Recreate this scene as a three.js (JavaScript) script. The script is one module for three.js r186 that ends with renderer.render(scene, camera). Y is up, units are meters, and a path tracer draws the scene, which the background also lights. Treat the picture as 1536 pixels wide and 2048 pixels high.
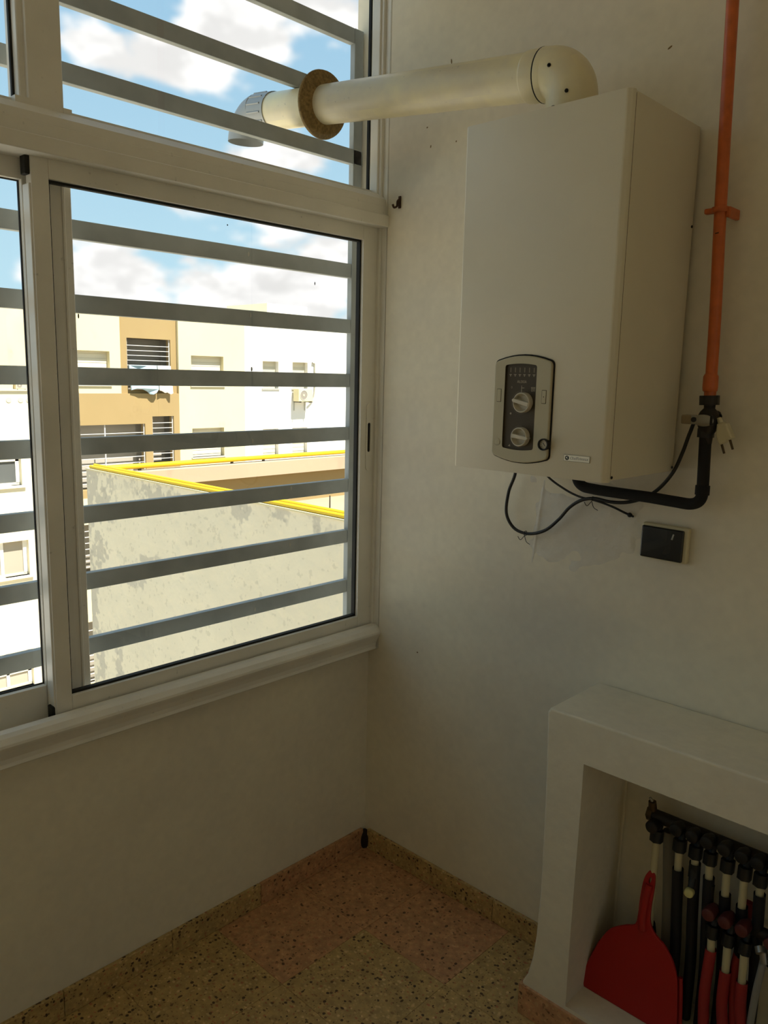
import * as THREE from 'three';
import { RoundedBoxGeometry } from 'three/addons/geometries/RoundedBoxGeometry.js';
import { mergeGeometries, toCreasedNormals } from 'three/addons/utils/BufferGeometryUtils.js';

// ------------------------------------------------------------------ camera, sky, sun, exposure
// x runs along the boiler wall away from the corner, z along the window wall towards the viewer, y up; the room's corner is the origin.
const scene = new THREE.Scene();
const camera = new THREE.PerspectiveCamera(2 * Math.atan(1024 / 1600.5) * 180 / Math.PI, 1536 / 2048, 0.05, 300);
camera.position.set(1.7476, 1.5669, 1.7764);
camera.quaternion.setFromRotationMatrix(new THREE.Matrix4().makeBasis(
  new THREE.Vector3(0.72166547, 0.02206401, -0.69189026), new THREE.Vector3(-0.1313259, 0.98570482, -0.10554386), new THREE.Vector3(0.67967085, 0.16703047, 0.71424671)));
camera.updateMatrixWorld();

const renderer = new THREE.WebGLRenderer({ antialias: true });
renderer.toneMapping = THREE.LinearToneMapping;
renderer.toneMappingExposure = 1.08;
renderer.shadowMap.enabled = true;
const SKY_STRENGTH = 1.06, SUN_STRENGTH = 11.9;

const sun = new THREE.DirectionalLight(new THREE.Color().setRGB(1, 0.965, 0.90), SUN_STRENGTH);
sun.position.set(-12 + 48, -2 + 87, -9 - 8);
sun.target.position.set(-12, -2, -9);
sun.castShadow = true;
sun.shadow.mapSize.set(2048, 2048);
Object.assign(sun.shadow.camera, { left: -28, right: 28, top: 28, bottom: -28, near: 1, far: 220 });
sun.shadow.camera.updateProjectionMatrix();
scene.add(sun, sun.target);

// ------------------------------------------------------------------ noise
let seed = 20240611;
const rnd = () => { seed = (seed * 1664525 + 1013904223) >>> 0; return seed / 4294967296; };
const hash = (x, y, z) => { let h = (x * 374761393 + y * 668265263 + z * 2147483647) | 0; h = Math.imul(h ^ (h >>> 13), 1274126177); h ^= h >>> 16; return (h >>> 0) / 4294967296; };
const sm = (t) => t * t * (3 - 2 * t);
const mod = (a, n) => ((a % n) + n) % n;
function noise2(x, y, px, py, s) {   // tileable with periods px, py
  const xi = Math.floor(x), yi = Math.floor(y), u = sm(x - xi), v = sm(y - yi);
  const a = mod(xi, px), b = mod(xi + 1, px), c = mod(yi, py), d = mod(yi + 1, py);
  return (hash(a, c, s) * (1 - u) + hash(b, c, s) * u) * (1 - v) + (hash(a, d, s) * (1 - u) + hash(b, d, s) * u) * v;
}
function fbm2(u, v, f, oct, s) { let t = 0, a = 0.5, n = 0; for (let i = 0; i < oct; i++) { t += a * noise2(u * f, v * f, f, f, s + i); n += a; a *= 0.5; f *= 2; } return t / n; }
function noise3(x, y, z) {
  const xi = Math.floor(x), yi = Math.floor(y), zi = Math.floor(z), u = sm(x - xi), v = sm(y - yi), w = sm(z - zi);
  const h = (i, j, k) => hash(xi + i, yi + j, zi + k);
  const l = (a, b, t) => a + (b - a) * t;
  return l(l(l(h(0, 0, 0), h(1, 0, 0), u), l(h(0, 1, 0), h(1, 1, 0), u), v), l(l(h(0, 0, 1), h(1, 0, 1), u), l(h(0, 1, 1), h(1, 1, 1), u), v), w);
}
function fbm3(x, y, z, oct) { let t = 0, a = 0.5, n = 0; for (let i = 0; i < oct; i++) { t += a * noise3(x, y, z); n += a; a *= 0.52; x = x * 2.03 + 7.1; y = y * 2.03 + 3.7; z = z * 2.03 + 1.3; } return t / n; }
const step = (a, b, x) => sm(Math.min(1, Math.max(0, (x - a) / (b - a))));
const mix = (a, b, t) => a + (b - a) * t;

// ------------------------------------------------------------------ sky: blue air with broken cumulus
{
  const W = 2048, H = 1024, data = new Float32Array(W * H * 4);
  // larger banks of cloud (azimuth, elevation, half widths, weight), degrees
  const banks = [[-140.0, 5.6, 6.8, 3.4, 0.55], [-153.5, 5.8, 4.4, 3.4, 0.55], [-143, 21.5, 9, 3.0, 0.5], [-153, 19.5, 2.6, 2.6, 0.3], [-141, 14, 3, 1.5, 0.3], [-147, 11.4, 4, 1.0, 0.3], [-151, 15.5, 2.5, 1.3, 0.24],
    [-170, 8, 6, 4, 0.4], [-120, 8, 8, 4, 0.45], [-100, 14, 9, 4, 0.4], [-128, 30, 10, 6, 0.4], [-165, 27, 9, 5, 0.4], [-60, 9, 12, 4, 0.4], [-20, 12, 9, 5, 0.4], [20, 9, 12, 4, 0.4], [60, 14, 9, 5, 0.4], [110, 8, 13, 4, 0.4], [150, 12, 9, 5, 0.4],
    [178, 14, 6, 4, 0.3], [-150, 45, 16, 8, 0.4], [-90, 50, 16, 8, 0.4], [30, 45, 18, 8, 0.4], [110, 40, 18, 8, 0.4]];
  for (let j = 0; j < H; j++) {
    const el = ((j + 0.5) / H - 0.5) * Math.PI, eld = el * 180 / Math.PI, y = Math.sin(el), c = Math.cos(el);
    for (let i = 0; i < W; i++) {
      const az = ((i + 0.5) / W - 0.5) * 2 * Math.PI, azd = az * 180 / Math.PI, k = (j * W + i) * 4;
      let r, g, b;
      if (eld < -1) { r = 0.42; g = 0.39; b = 0.33; } else {
        const t = Math.min(1, Math.max(0, eld / 60));
        const h = Math.pow(1 - t, 2.2);
        r = mix(0.20, 0.53, h); g = mix(0.42, 0.77, h); b = mix(0.66, 0.85, h);
        if (eld < 80) {
          const s = 10, x = Math.cos(az) * c * s, z = Math.sin(az) * c * s, yy = y * s * 2.2;
          let d = fbm3(x + 31, yy + 17, z + 53, 6), bias = 0;
          for (const [a, e, wa, we, wt] of banks) { let da = Math.abs(azd - a); if (da > 180) da = 360 - da; const q = (da / wa) ** 2 + ((eld - e) / we) ** 2; if (q < 6) bias = Math.max(bias, wt * Math.exp(-q * 0.9)); }
          d = d + bias - 0.2;
          const cover = step(0.44, 0.58, d);
          const puff = fbm3(x * 2.2 + 5, yy * 2.2 + 9, z * 2.2 + 2, 4);
          const shade = mix(0.79, 0.97, step(0.36, 0.55, puff)) * mix(1.0, 0.93, step(0.62, 0.95, d));
          r = mix(r, shade, cover); g = mix(g, shade * 0.995, cover); b = mix(b, shade * 0.975, cover);
        }
      }
      data[k] = r; data[k + 1] = g; data[k + 2] = b; data[k + 3] = 1;
    }
  }
  const t = new THREE.DataTexture(data, W, H, THREE.RGBAFormat, THREE.FloatType);
  t.mapping = THREE.EquirectangularReflectionMapping; t.magFilter = t.minFilter = THREE.LinearFilter; t.wrapS = THREE.RepeatWrapping; t.needsUpdate = true;
  scene.background = t; scene.environment = t;
  scene.backgroundIntensity = scene.environmentIntensity = SKY_STRENGTH;
}

// ------------------------------------------------------------------ textures
function tex(size, fn, srgb, metres = 1) {
  const d = new Uint8Array(size * size * 4);
  for (let j = 0; j < size; j++) for (let i = 0; i < size; i++) {
    const c = fn((i + 0.5) / size, (j + 0.5) / size), k = (j * size + i) * 4;
    if (typeof c === 'number') d[k] = d[k + 1] = d[k + 2] = c; else { d[k] = c[0]; d[k + 1] = c[1]; d[k + 2] = c[2]; }
    d[k + 3] = 255;
  }
  const t = new THREE.DataTexture(d, size, size);
  t.wrapS = t.wrapT = THREE.RepeatWrapping; t.magFilter = THREE.LinearFilter; t.minFilter = THREE.LinearMipmapLinearFilter; t.generateMipmaps = true;
  if (srgb) t.colorSpace = THREE.SRGBColorSpace;
  t.repeat.set(1 / metres, 1 / metres); t.needsUpdate = true;
  return t;
}
const cl = (v) => Math.max(0, Math.min(255, v));
// painted plaster: faint roller patches and a few scuffs and pin holes
const plasterMap = (base, s, spots) => tex(1024, (u, v) => {
  const p = fbm2(u, v, 5, 5, s) - 0.5, f = fbm2(u, v, 90, 2, s + 20) - 0.5;
  let k = 1 + p * 0.10 + f * 0.035;
  const sp = fbm2(u, v, 60, 3, s + 40); if (spots && sp > 0.80) k *= 1 - (sp - 0.80) * 2.4;
  return base.map((c, i) => cl(c * k + (i === 2 ? -p * 8 : 0)));
}, true, 1.6);
const plasterBump = tex(1024, (u, v) => cl(128 + (fbm2(u, v, 10, 4, 71) - 0.5) * 160 + (fbm2(u, v, 120, 2, 75) - 0.5) * 60), false, 1.2);
const roughBump = tex(512, (u, v) => cl(128 + (fbm2(u, v, 14, 5, 81) - 0.5) * 330), false, 0.5);
// terrazzo: stone chips in a brownish cement
const chips = (base, s, tones) => {
  const N = 46, cells = [];
  for (let j = 0; j < N; j++) for (let i = 0; i < N; i++) cells.push([hash(i, j, s), hash(i, j, s + 1), 0.12 + 0.42 * hash(i, j, s + 2) ** 2.2, hash(i, j, s + 3), hash(i, j, s + 4)]);
  return tex(1024, (u, v) => {
    const x = u * N, y = v * N, xi = Math.floor(x), yi = Math.floor(y);
    let c = base, best = 1;
    const wob = (fbm2(u, v, 80, 2, s + 9) - 0.5) * 0.5;
    for (let dj = -1; dj <= 1; dj++) for (let di = -1; di <= 1; di++) {
      const q = cells[mod(yi + dj, N) * N + mod(xi + di, N)], dx = x - (xi + di + q[0]), dy = y - (yi + dj + q[1]);
      const e = Math.hypot(dx * (0.7 + q[4] * 0.7), dy * (1.4 - q[4] * 0.7)) + wob * q[2];
      if (e < q[2] && e / q[2] < best) { best = e / q[2]; c = tones[Math.floor(q[3] * tones.length)]; }
    }
    const k = 1 + (fbm2(u, v, 30, 4, s + 5) - 0.5) * 0.28;
    return c.map((w) => cl(w * k));
  }, true, 0.42);
};
const yellowChips = [[212, 182, 126], [84, 62, 40], [200, 170, 114], [156, 122, 78], [218, 190, 134], [190, 162, 108], [120, 88, 56], [186, 124, 86]];
const pinkChips = [[208, 160, 116], [196, 142, 104], [100, 70, 46], [210, 168, 122], [198, 154, 110], [158, 114, 78], [204, 162, 116], [188, 126, 90]];

const M = {};
const std = (o) => new THREE.MeshStandardMaterial(o);
const phy = (o) => new THREE.MeshPhysicalMaterial(o);
const hex = (h) => new THREE.Color(h);
M.wall = std({ map: plasterMap([236, 226, 203], 3, false), bumpMap: plasterBump, bumpScale: 0.0012, roughness: 0.82 });
M.patch = std({ map: plasterMap([228, 220, 203], 5, false), bumpMap: roughBump, bumpScale: 0.004, roughness: 0.9 });
M.niche = std({ map: plasterMap([230, 220, 197], 9, false), bumpMap: plasterBump, bumpScale: 0.002, roughness: 0.72 });
M.ceiling = std({ color: hex('#f0eadb'), bumpMap: plasterBump, bumpScale: 0.001, roughness: 0.9 });
const floorBump = tex(512, (u, v) => cl(150 + (fbm2(u, v, 24, 3, 33) - 0.5) * 90), false, 0.42);
M.tileYellow = std({ map: chips([190, 160, 104], 101, yellowChips), bumpMap: floorBump, bumpScale: 0.0004, roughness: 0.5 });
M.tilePink = std({ map: chips([198, 149, 107], 140, pinkChips), bumpMap: floorBump, bumpScale: 0.0004, roughness: 0.5 });
M.grout = std({ color: hex('#8a7048'), roughness: 0.95, bumpMap: roughBump, bumpScale: 0.001 });
const frameMap = tex(512, (u, v) => { const d = fbm2(u, v, 7, 5, 203), g = 1 + (d - 0.5) * 0.07, w = fbm2(u, v, 48, 3, 207); const k = g * (w > 0.82 ? 1 - (w - 0.82) * 1.2 : 1); return [cl(240 * k), cl(235 * k), cl(223 * k)]; }, true, 0.6);
M.frame = phy({ map: frameMap, roughness: 0.42, clearcoat: 0.15, clearcoatRoughness: 0.4 });
M.gasket = std({ color: hex('#16150f'), roughness: 0.7 });
M.glass = phy({ color: 0xffffff, transmission: 1, thickness: 0, roughness: 0.0, ior: 1.5 });
const barMap = tex(512, (u, v) => { const k = 1 + (fbm2(u, v, 8, 5, 303) - 0.5) * 0.22; return [cl(164 * k), cl(168 * k), cl(165 * k)]; }, true, 0.5);
M.bar = std({ map: barMap, roughness: 0.55 });
M.drip = std({ color: hex('#bdbbae'), roughness: 0.8 });
const pvcMap = tex(512, (u, v) => { const d = fbm2(u, v, 6, 5, 403), w = fbm2(u, v, 40, 3, 407); const k = 1 + (d - 0.5) * 0.14 - Math.max(0, w - 0.84) * 1.2; return [cl(232 * k), cl(219 * k), cl(180 * k - (d - 0.5) * 22)]; }, true, 0.35);
M.pvc = phy({ map: pvcMap, roughness: 0.38, clearcoat: 0.3, clearcoatRoughness: 0.3 });
M.ring = std({ map: tex(256, (u, v) => { const k = 0.72 + 0.5 * fbm2(u, v, 18, 4, 433); return [cl(150 * k), cl(124 * k), cl(78 * k)]; }, true, 0.1), bumpMap: roughBump, bumpScale: 0.003, roughness: 0.9 });
M.terminal = std({ color: hex('#a9aaa6'), roughness: 0.45, metalness: 0.2 });
const enamelMap = tex(512, (u, v) => { const k = 1 + (fbm2(u, v, 5, 4, 503) - 0.5) * 0.04; return [cl(226 * k), cl(216 * k), cl(190 * k)]; }, true, 0.8);
M.enamel = phy({ map: enamelMap, roughness: 0.45, clearcoat: 0.35, clearcoatRoughness: 0.35 });
M.panelGrey = phy({ color: hex('#bbb08f'), roughness: 0.45, clearcoat: 0.2, clearcoatRoughness: 0.4 });
M.darkGap = std({ color: hex('#1c1710'), roughness: 0.9 });
M.knob = phy({ color: hex('#cdc3ab'), roughness: 0.42, clearcoat: 0.2 });
M.black = std({ color: hex('#14120f'), roughness: 0.55 });
M.cable = std({ color: hex('#17120e'), roughness: 0.5 });
M.foam = std({ color: hex('#12110f'), roughness: 0.9, bumpMap: roughBump, bumpScale: 0.001 });
M.orange = phy({ map: tex(256, (u, v) => { const k = 1 + (fbm2(u, v, 10, 4, 603) - 0.5) * 0.22; return [cl(200 * k), cl(98 * k), cl(36 * k)]; }, true, 0.2), roughness: 0.45, clearcoat: 0.2 });
M.brass = std({ color: hex('#5b4a32'), roughness: 0.5, metalness: 0.7 });
M.darkMetal = std({ color: hex('#2e2a24'), roughness: 0.5, metalness: 0.5 });
M.steel = std({ color: hex('#9c988e'), roughness: 0.35, metalness: 0.7 });
M.plug = std({ color: hex('#cfc4a0'), roughness: 0.5 });
M.rocker = phy({ color: hex('#10110f'), roughness: 0.25, clearcoat: 0.4 });
M.rust = std({ color: hex('#4a3018'), roughness: 0.7, metalness: 0.3 });
M.red = phy({ color: hex('#a8120c'), roughness: 0.5, sheen: 0, side: THREE.DoubleSide });
M.redSleeve = std({ color: hex('#9c2420'), roughness: 0.6 });
M.blackSleeve = std({ color: hex('#0d0e12'), roughness: 0.6 });
M.pex = std({ color: hex('#c9bd93'), roughness: 0.5 });
M.capBlack = std({ color: hex('#131210'), roughness: 0.5 });
M.capRed = std({ color: hex('#5a2420'), roughness: 0.5 });
M.capYellow = std({ color: hex('#d8cd86'), roughness: 0.5 });
M.greyPipe = std({ color: hex('#8f8c84'), roughness: 0.5 });
// outdoors
const facadeMap = (base, s, amt) => tex(1024, (u, v) => { const p = fbm2(u, v, 6, 5, s) - 0.5, st = fbm2(u, v * 0.5, 22, 4, s + 7); const k = 1 + p * amt - Math.max(0, st - 0.72) * amt * 4; return base.map((c) => cl(c * k)); }, true, 7);
M.cream = std({ map: facadeMap([206, 195, 154], 701, 0.05), roughness: 0.9 });
M.offwhite = std({ map: facadeMap([222, 212, 180], 771, 0.04), roughness: 0.9 });
M.white = std({ map: facadeMap([236, 232, 220], 711, 0.03), roughness: 0.9 });
M.ochre = std({ map: facadeMap([154, 131, 86], 721, 0.05), roughness: 0.9 });
M.render = std({ map: facadeMap([206, 190, 158], 731, 0.16), roughness: 0.95 });
M.shutter = std({ color: hex('#d2cab0'), roughness: 0.7 });
M.sill = std({ color: hex('#b6b2a0'), roughness: 0.8 });
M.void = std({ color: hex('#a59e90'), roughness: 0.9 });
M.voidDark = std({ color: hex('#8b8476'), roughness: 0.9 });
M.rail = std({ color: hex('#cfcbc2'), roughness: 0.5, metalness: 0.2 });
M.windowDark = phy({ color: hex('#5c5f5c'), roughness: 0.12 });
M.curtain = std({ color: hex('#a49b88'), roughness: 0.9 });
M.yellow = phy({ color: hex('#c9a800'), roughness: 0.45 });
M.parapet = std({ map: facadeMap([172, 152, 124], 751, 0.08), roughness: 0.95 });
M.deck = std({ map: facadeMap([150, 138, 114], 761, 0.14), roughness: 0.95 });
M.road = std({ map: facadeMap([186, 179, 164], 741, 0.14), roughness: 0.95 });
M.blueCloth = std({ color: hex('#9fb4bb'), roughness: 0.95 });
M.darkCloth = std({ color: hex('#39383c'), roughness: 0.95 });
// weathered wing wall: bare patches, drip stains below the coping, and mould beside the corner
{
  const blots = [[-9.98, -0.10, 0.25, 0.22], [-10.05, -0.55, 0.16, 0.5], [-9.6, -0.45, 0.3, 0.25], [-6.2, -0.13, 0.10, 0.16], [-6.0, -0.08, 0.06, 0.12], [-5.36, -0.02, 0.09, 0.10], [-9.75, -1.2, 0.22, 0.3], [-8.9, -1.45, 0.5, 0.12], [-9.8, -3.05, 0.10, 0.4], [-9.25, -2.9, 0.10, 0.45], [-4.7, -0.1, 0.08, 0.12], [-8.2, -1.1, 0.4, 0.1], [-10.0, -2.2, 0.12, 0.9], [-7.9, -0.15, 0.5, 0.12]];
  const W = 1024, map = tex(W, (u, v) => {
    const x = -10.3 + u * 10.3, y = -10 + v * 10.3;   // metres on the wall
    const n = fbm2(u, v, 120, 4, 811), n2 = fbm2(u, v, 12, 4, 821), n3 = fbm2(u, v, 160, 3, 831);
    let dirt = 0;
    for (const [bx, by, wx, wy] of blots) dirt = Math.max(dirt, Math.exp(-(((x - bx) / wx) ** 2 + ((y - by) / wy) ** 2)));
    const top = Math.exp(-Math.max(0, 0.02 - y) * 5) * 0.22 + Math.exp(-(x + 10.15) * 2.2) * 0.22;
    const worn = step(0.52, 0.66, n * 0.85 + (dirt * 0.34 + top * 0.3)) * step(0.03, 0.3, dirt + top) * 0.62;
    const fleck = n3 > 0.72 ? 0.12 : 0;
    const k = 1 + (n2 - 0.5) * 0.08 - fleck * 0.5;
    return [cl(mix(224, 176, worn) * k), cl(mix(212, 168, worn) * k), cl(mix(182, 150, worn) * k)];
  }, true, 10.3);
  const bump = tex(W, (u, v) => cl(110 + (fbm2(u, v, 60, 5, 841) - 0.5) * 180 + step(0.6, 0.7, fbm2(u, v, 26, 4, 851)) * 40), false, 10.3);
  map.offset.set(1, 10 / 10.3); bump.offset.set(1, 10 / 10.3);
  M.weathered = std({ map, bumpMap: bump, bumpScale: 0.02, roughness: 0.95 });
}

// ------------------------------------------------------------------ helpers
const names = new Map();
function numbered(n) { const k = names.get(n) || 0; names.set(n, k + 1); return k ? `${n}_${String(k).padStart(3, '0')}` : n; }
function tag(o, label, category, group, kind) { o.userData = { label, ...(category ? { category } : {}), ...(group ? { group } : {}), ...(kind ? { kind } : {}) }; return o; }
function thing(name, label, category, pos = [0, 0, 0], group) { const o = new THREE.Group(); o.name = numbered(name); o.position.set(...pos); scene.add(o); return tag(o, label, category, group); }
// box-projected uv in metres
function metreUV(g) {
  if (g.index) g = g.toNonIndexed();
  g.computeBoundingBox();
  const p = g.attributes.position, uv = new Float32Array(p.count * 2), a = new THREE.Vector3(), b = new THREE.Vector3(), c = new THREE.Vector3(), n = new THREE.Vector3();
  for (let i = 0; i < p.count; i += 3) {
    a.fromBufferAttribute(p, i); b.fromBufferAttribute(p, i + 1); c.fromBufferAttribute(p, i + 2);
    n.crossVectors(b.clone().sub(a), c.clone().sub(a));
    const ax = Math.abs(n.x), ay = Math.abs(n.y), az = Math.abs(n.z);
    [a, b, c].forEach((q, k) => { const [u, v] = ax >= ay && ax >= az ? [q.z, q.y] : ay >= az ? [q.x, q.z] : [q.x, q.y]; uv[(i + k) * 2] = u; uv[(i + k) * 2 + 1] = v; });
  }
  g.setAttribute('uv', new THREE.BufferAttribute(uv, 2));
  return g;
}
function add(name, geo, mat, parent = scene, keepUV = false) {
  let list = Array.isArray(geo) ? geo : [geo];
  list = list.map((g) => { g = keepUV ? (g.index ? g.toNonIndexed() : g) : metreUV(g); for (const k of Object.keys(g.attributes)) if (!['position', 'normal', 'uv'].includes(k)) g.deleteAttribute(k); return g; });
  const g = list.length > 1 ? mergeGeometries(list) : list[0];
  const m = new THREE.Mesh(g, mat);
  m.name = parent === scene ? numbered(name) : name; m.castShadow = m.receiveShadow = true; parent.add(m);
  return m;
}
const struct = (name, geo, mat) => { const m = add(name, geo, mat); m.userData.kind = 'structure'; return m; };
const B = (x0, x1, y0, y1, z0, z1) => new THREE.BoxGeometry(x1 - x0, y1 - y0, z1 - z0).translate((x0 + x1) / 2, (y0 + y1) / 2, (z0 + z1) / 2);
const R = (x0, x1, y0, y1, z0, z1, r = 0.002, s = 2) => new RoundedBoxGeometry(x1 - x0, y1 - y0, z1 - z0, s, r).translate((x0 + x1) / 2, (y0 + y1) / 2, (z0 + z1) / 2);
const V = (a) => new THREE.Vector3(...a);
function cyl(a, b, r0, r1 = r0, n = 24, open = false) {
  const A = V(a), D = V(b).sub(A), g = new THREE.CylinderGeometry(r1, r0, D.length(), n, 1, open);
  return g.applyQuaternion(new THREE.Quaternion().setFromUnitVectors(new THREE.Vector3(0, 1, 0), D.clone().normalize())).translate(...A.addScaledVector(D, 0.5).toArray());
}
function lathe(pts, a, b, n = 32) {   // profile (radius, distance along the axis a -> b)
  const A = V(a), D = V(b).sub(A).normalize(), g = new THREE.LatheGeometry(pts.map((p) => new THREE.Vector2(...p)), n);
  return g.applyQuaternion(new THREE.Quaternion().setFromUnitVectors(new THREE.Vector3(0, 1, 0), D)).translate(...A.toArray());
}
const tube = (pts, r, seg = 80, n = 12, closed = false) => new THREE.TubeGeometry(new THREE.CatmullRomCurve3(pts.map(V), closed, 'centripetal'), seg, r, n, closed);
// profile of (x, y) points swept along z
function alongZ(pts, z0, z1) { const s = new THREE.Shape(pts.map((p) => new THREE.Vector2(...p))); return new THREE.ExtrudeGeometry(s, { depth: z1 - z0, bevelEnabled: false }).translate(0, 0, z0); }
function plate(pts, z0, z1, bevel = 0, curve = 8) { const s = pts instanceof THREE.Shape ? pts : new THREE.Shape(pts.map((p) => new THREE.Vector2(...p))); return new THREE.ExtrudeGeometry(s, { depth: z1 - z0 - bevel, bevelEnabled: bevel > 0, bevelThickness: bevel, bevelSize: bevel, bevelOffset: -bevel, bevelSegments: 3, curveSegments: curve }).translate(0, 0, z0); }
function hexNut(a, b, r) { return cyl(a, b, r, r, 6); }

// ------------------------------------------------------------------ the room
const ZMAX = 2.25, XMAX = 2.9, YMAX = 2.9;
struct('wall_left', [B(-0.10, 0, -0.2, 0.705, -0.15, ZMAX), B(-0.10, 0, 2.8, YMAX, -0.15, ZMAX), B(-0.15, 0, 0.4, 2.8, -0.4, -0.056), B(-0.10, 0, 0.705, 2.8, 2.18, ZMAX)], M.wall);
const wallRight = struct('wall_right', [B(0, XMAX, -0.2, 0.702, -0.15, 0), B(0.046, XMAX, 0.702, YMAX, -0.15, 0), B(0, 0.046, 0.702, YMAX, -0.15, -0.040)], M.wall);
struct('wall_front', B(-0.10, XMAX + 0.15, -0.2, YMAX, ZMAX, ZMAX + 0.15), M.wall);
// behind the viewer the room opens through a glazed door, whose sun and sky fill the room from that side
struct('wall_back', [B(XMAX, XMAX + 0.15, -0.2, YMAX, -0.15, 0.95), B(XMAX, XMAX + 0.15, -0.2, YMAX, 1.33, ZMAX), B(XMAX, XMAX + 0.15, 2.25, YMAX, 0.95, 1.33), B(XMAX, XMAX + 0.15, -0.2, 0, 0.95, 1.33)], M.wall);
struct('ceiling', B(-0.10, XMAX + 0.15, YMAX, YMAX + 0.2, -0.4, ZMAX + 0.15), M.ceiling);
const floor = struct('floor', B(0, XMAX, -0.2, -0.004, 0, ZMAX), M.grout);
{
  const T = 0.3, gap = 0.0004;
  const geos = [0, 1, 2, 3].map((k) => { const g = metreUV(R(gap, T - gap, -0.012, 0, gap, T - gap, 0.0004, 1)); const uv = g.attributes.uv; for (let i = 0; i < uv.count; i++) uv.setXY(i, uv.getX(i) * (k % 2 ? -1 : 1) + k * 0.137, uv.getY(i) + k * 0.291); return g; });
  for (let i = 0; i * T < XMAX - 0.01; i++) for (let j = 0; j * T < ZMAX - 0.01; j++) {
    const pink = i + j < 2;
    const m = new THREE.Mesh(geos[(i * 3 + j) % 4], pink ? M.tilePink : M.tileYellow); m.name = 'tile'; m.receiveShadow = m.castShadow = true;
    m.position.set(i * T, 0, j * T); floor.add(m);
  }
}
// skirting of terrazzo strips
{
  const left = new THREE.Group(); left.name = 'baseboard_left'; left.userData.kind = 'structure'; scene.add(left);
  for (let z = 0.018; z < ZMAX - 0.02;) { const e = Math.min(ZMAX, z < 0.1 ? 0.146 : z + 0.3); add('skirting_tile', R(0, 0.012, 0.0005, 0.07, z + 0.0006, e - 0.0006, 0.002, 1), z < 0.44 ? M.tilePink : M.tileYellow, left); z = e; }
  const right = new THREE.Group(); right.name = 'baseboard_right'; right.userData.kind = 'structure'; scene.add(right);
  for (const [a, b] of [[0.022, 0.24], [0.24, 0.54], [0.54, 0.84]]) add('skirting_tile', R(a + 0.0006, b - 0.0006, 0.0005, 0.07, 0, 0.012, 0.002, 1), M.tileYellow, right);
  for (const [a, b] of [[1.72, 2.02], [2.02, 2.32], [2.32, 2.62], [2.62, 2.9]]) add('skirting_tile', R(a + 0.0006, b - 0.0006, 0.0005, 0.07, 0, 0.012, 0.002, 1), M.tileYellow, right);
  add('corner_mortar', new THREE.IcosahedronGeometry(0.02, 1).scale(1.15, 1.8, 1.15).translate(0.008, 0.028, 0.008), std({ color: hex('#2a1a10'), roughness: 0.95 }), left);
}
// replastered patch under the boiler, small marks on the wall
{
  const g = new THREE.PlaneGeometry(0.36, 0.26, 110, 80).translate(0.745, 1.205, 0), p = g.attributes.position;
  for (let i = 0; i < p.count; i++) {
    const x = p.getX(i), y = p.getY(i), wob = (fbm3(x * 14, y * 14, 3, 3) - 0.5) * 0.9;
    const q = Math.max(Math.abs(x - 0.747 + (y - 1.2) * 0.12) / 0.145, Math.abs(y - 1.207 - (x > 0.8 ? (x - 0.8) * 0.25 : 0)) / 0.108) + wob;
    const m = step(1.0, 0.72, q), trowel = fbm3(x * 22 + y * 9, y * 46, 8, 4), ridge = Math.exp(-(((x - 0.617 - (y - 1.2) * 0.12 + wob * 0.006) / 0.0035) ** 2)) * step(1.3, 1.0, Math.abs(y - 1.2) / 0.1);
    p.setZ(i, -0.0012 + m * (0.0014 + trowel * 0.0030) + ridge * 0.0022);
  }
  g.computeVertexNormals();
  add('plaster_patch', g, M.patch, wallRight).userData.label = 'rough grey replastered patch under the boiler';
  for (const [x, y, l, a] of [[0.269, 2.399, 0.014, 1.7], [0.19, 2.248, 0.006, 0.2], [0.883, 2.284, 0.012, 0.5], [0.212, 0.736, 0.007, 0.2], [0.295, 2.194, 0.005, 1], [0.205, 2.196, 0.008, 1.4]])
    add('wall_nick', new THREE.CircleGeometry(0.0022, 8).scale(l / 0.0044, 1, 1).rotateZ(a).translate(x, y, 0.0006), M.grout, wallRight);
}

// ------------------------------------------------------------------ the window
const win = new THREE.Group(); win.name = 'window_1'; scene.add(win); win.userData = { kind: 'structure', label: 'white aluminium window with fixed upper panes and two sliding sashes' };
const ZE = 2.17;
add('sill_profile', alongZ([[-0.06, 0.70], [0.030, 0.700], [0.036, 0.704], [0.034, 0.712], [0.036, 0.724], [0.044, 0.740], [0.052, 0.752], [0.055, 0.758], [0.054, 0.764], [0.045, 0.776], [0.036, 0.783], [0.018, 0.785], [0.018, 0.762], [-0.06, 0.762]], 0.0002, ZE), M.frame, win);
add('jamb', [R(-0.020, 0.021, 0.755, 2.80, -0.060, 0.0065, 0.003), B(-0.06, -0.018, 0.70, 2.80, -0.060, -0.030), R(-0.020, 0.0405, 0.70, 2.80, -0.050, -0.003, 0.004), B(-0.06, 0, 0.70, 0.76, -0.06, 0.0), R(-0.019, 0.012, 2.09, 2.77, -0.01, 0.0125, 0.003)], M.frame, win);
add('jamb', R(-0.06, 0.050, 0.706, 2.80, 2.13, ZE + 0.01, 0.004), M.frame, win);
add('head', R(-0.06, 0.050, 2.755, 2.80, 0.03, 2.14, 0.004), M.frame, win);
add('transom', [alongZ([[-0.06, 1.999], [0.050, 1.999], [0.051, 2.001], [0.051, 2.030], [0.049, 2.032], [0.038, 2.033], [0.0375, 2.058], [0.036, 2.059], [0.036, 2.061], [0.034, 2.078], [0.012, 2.096], [-0.012, 2.098], [-0.012, 2.108], [-0.06, 2.108]], -0.038, ZE)], M.frame, win);
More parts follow.
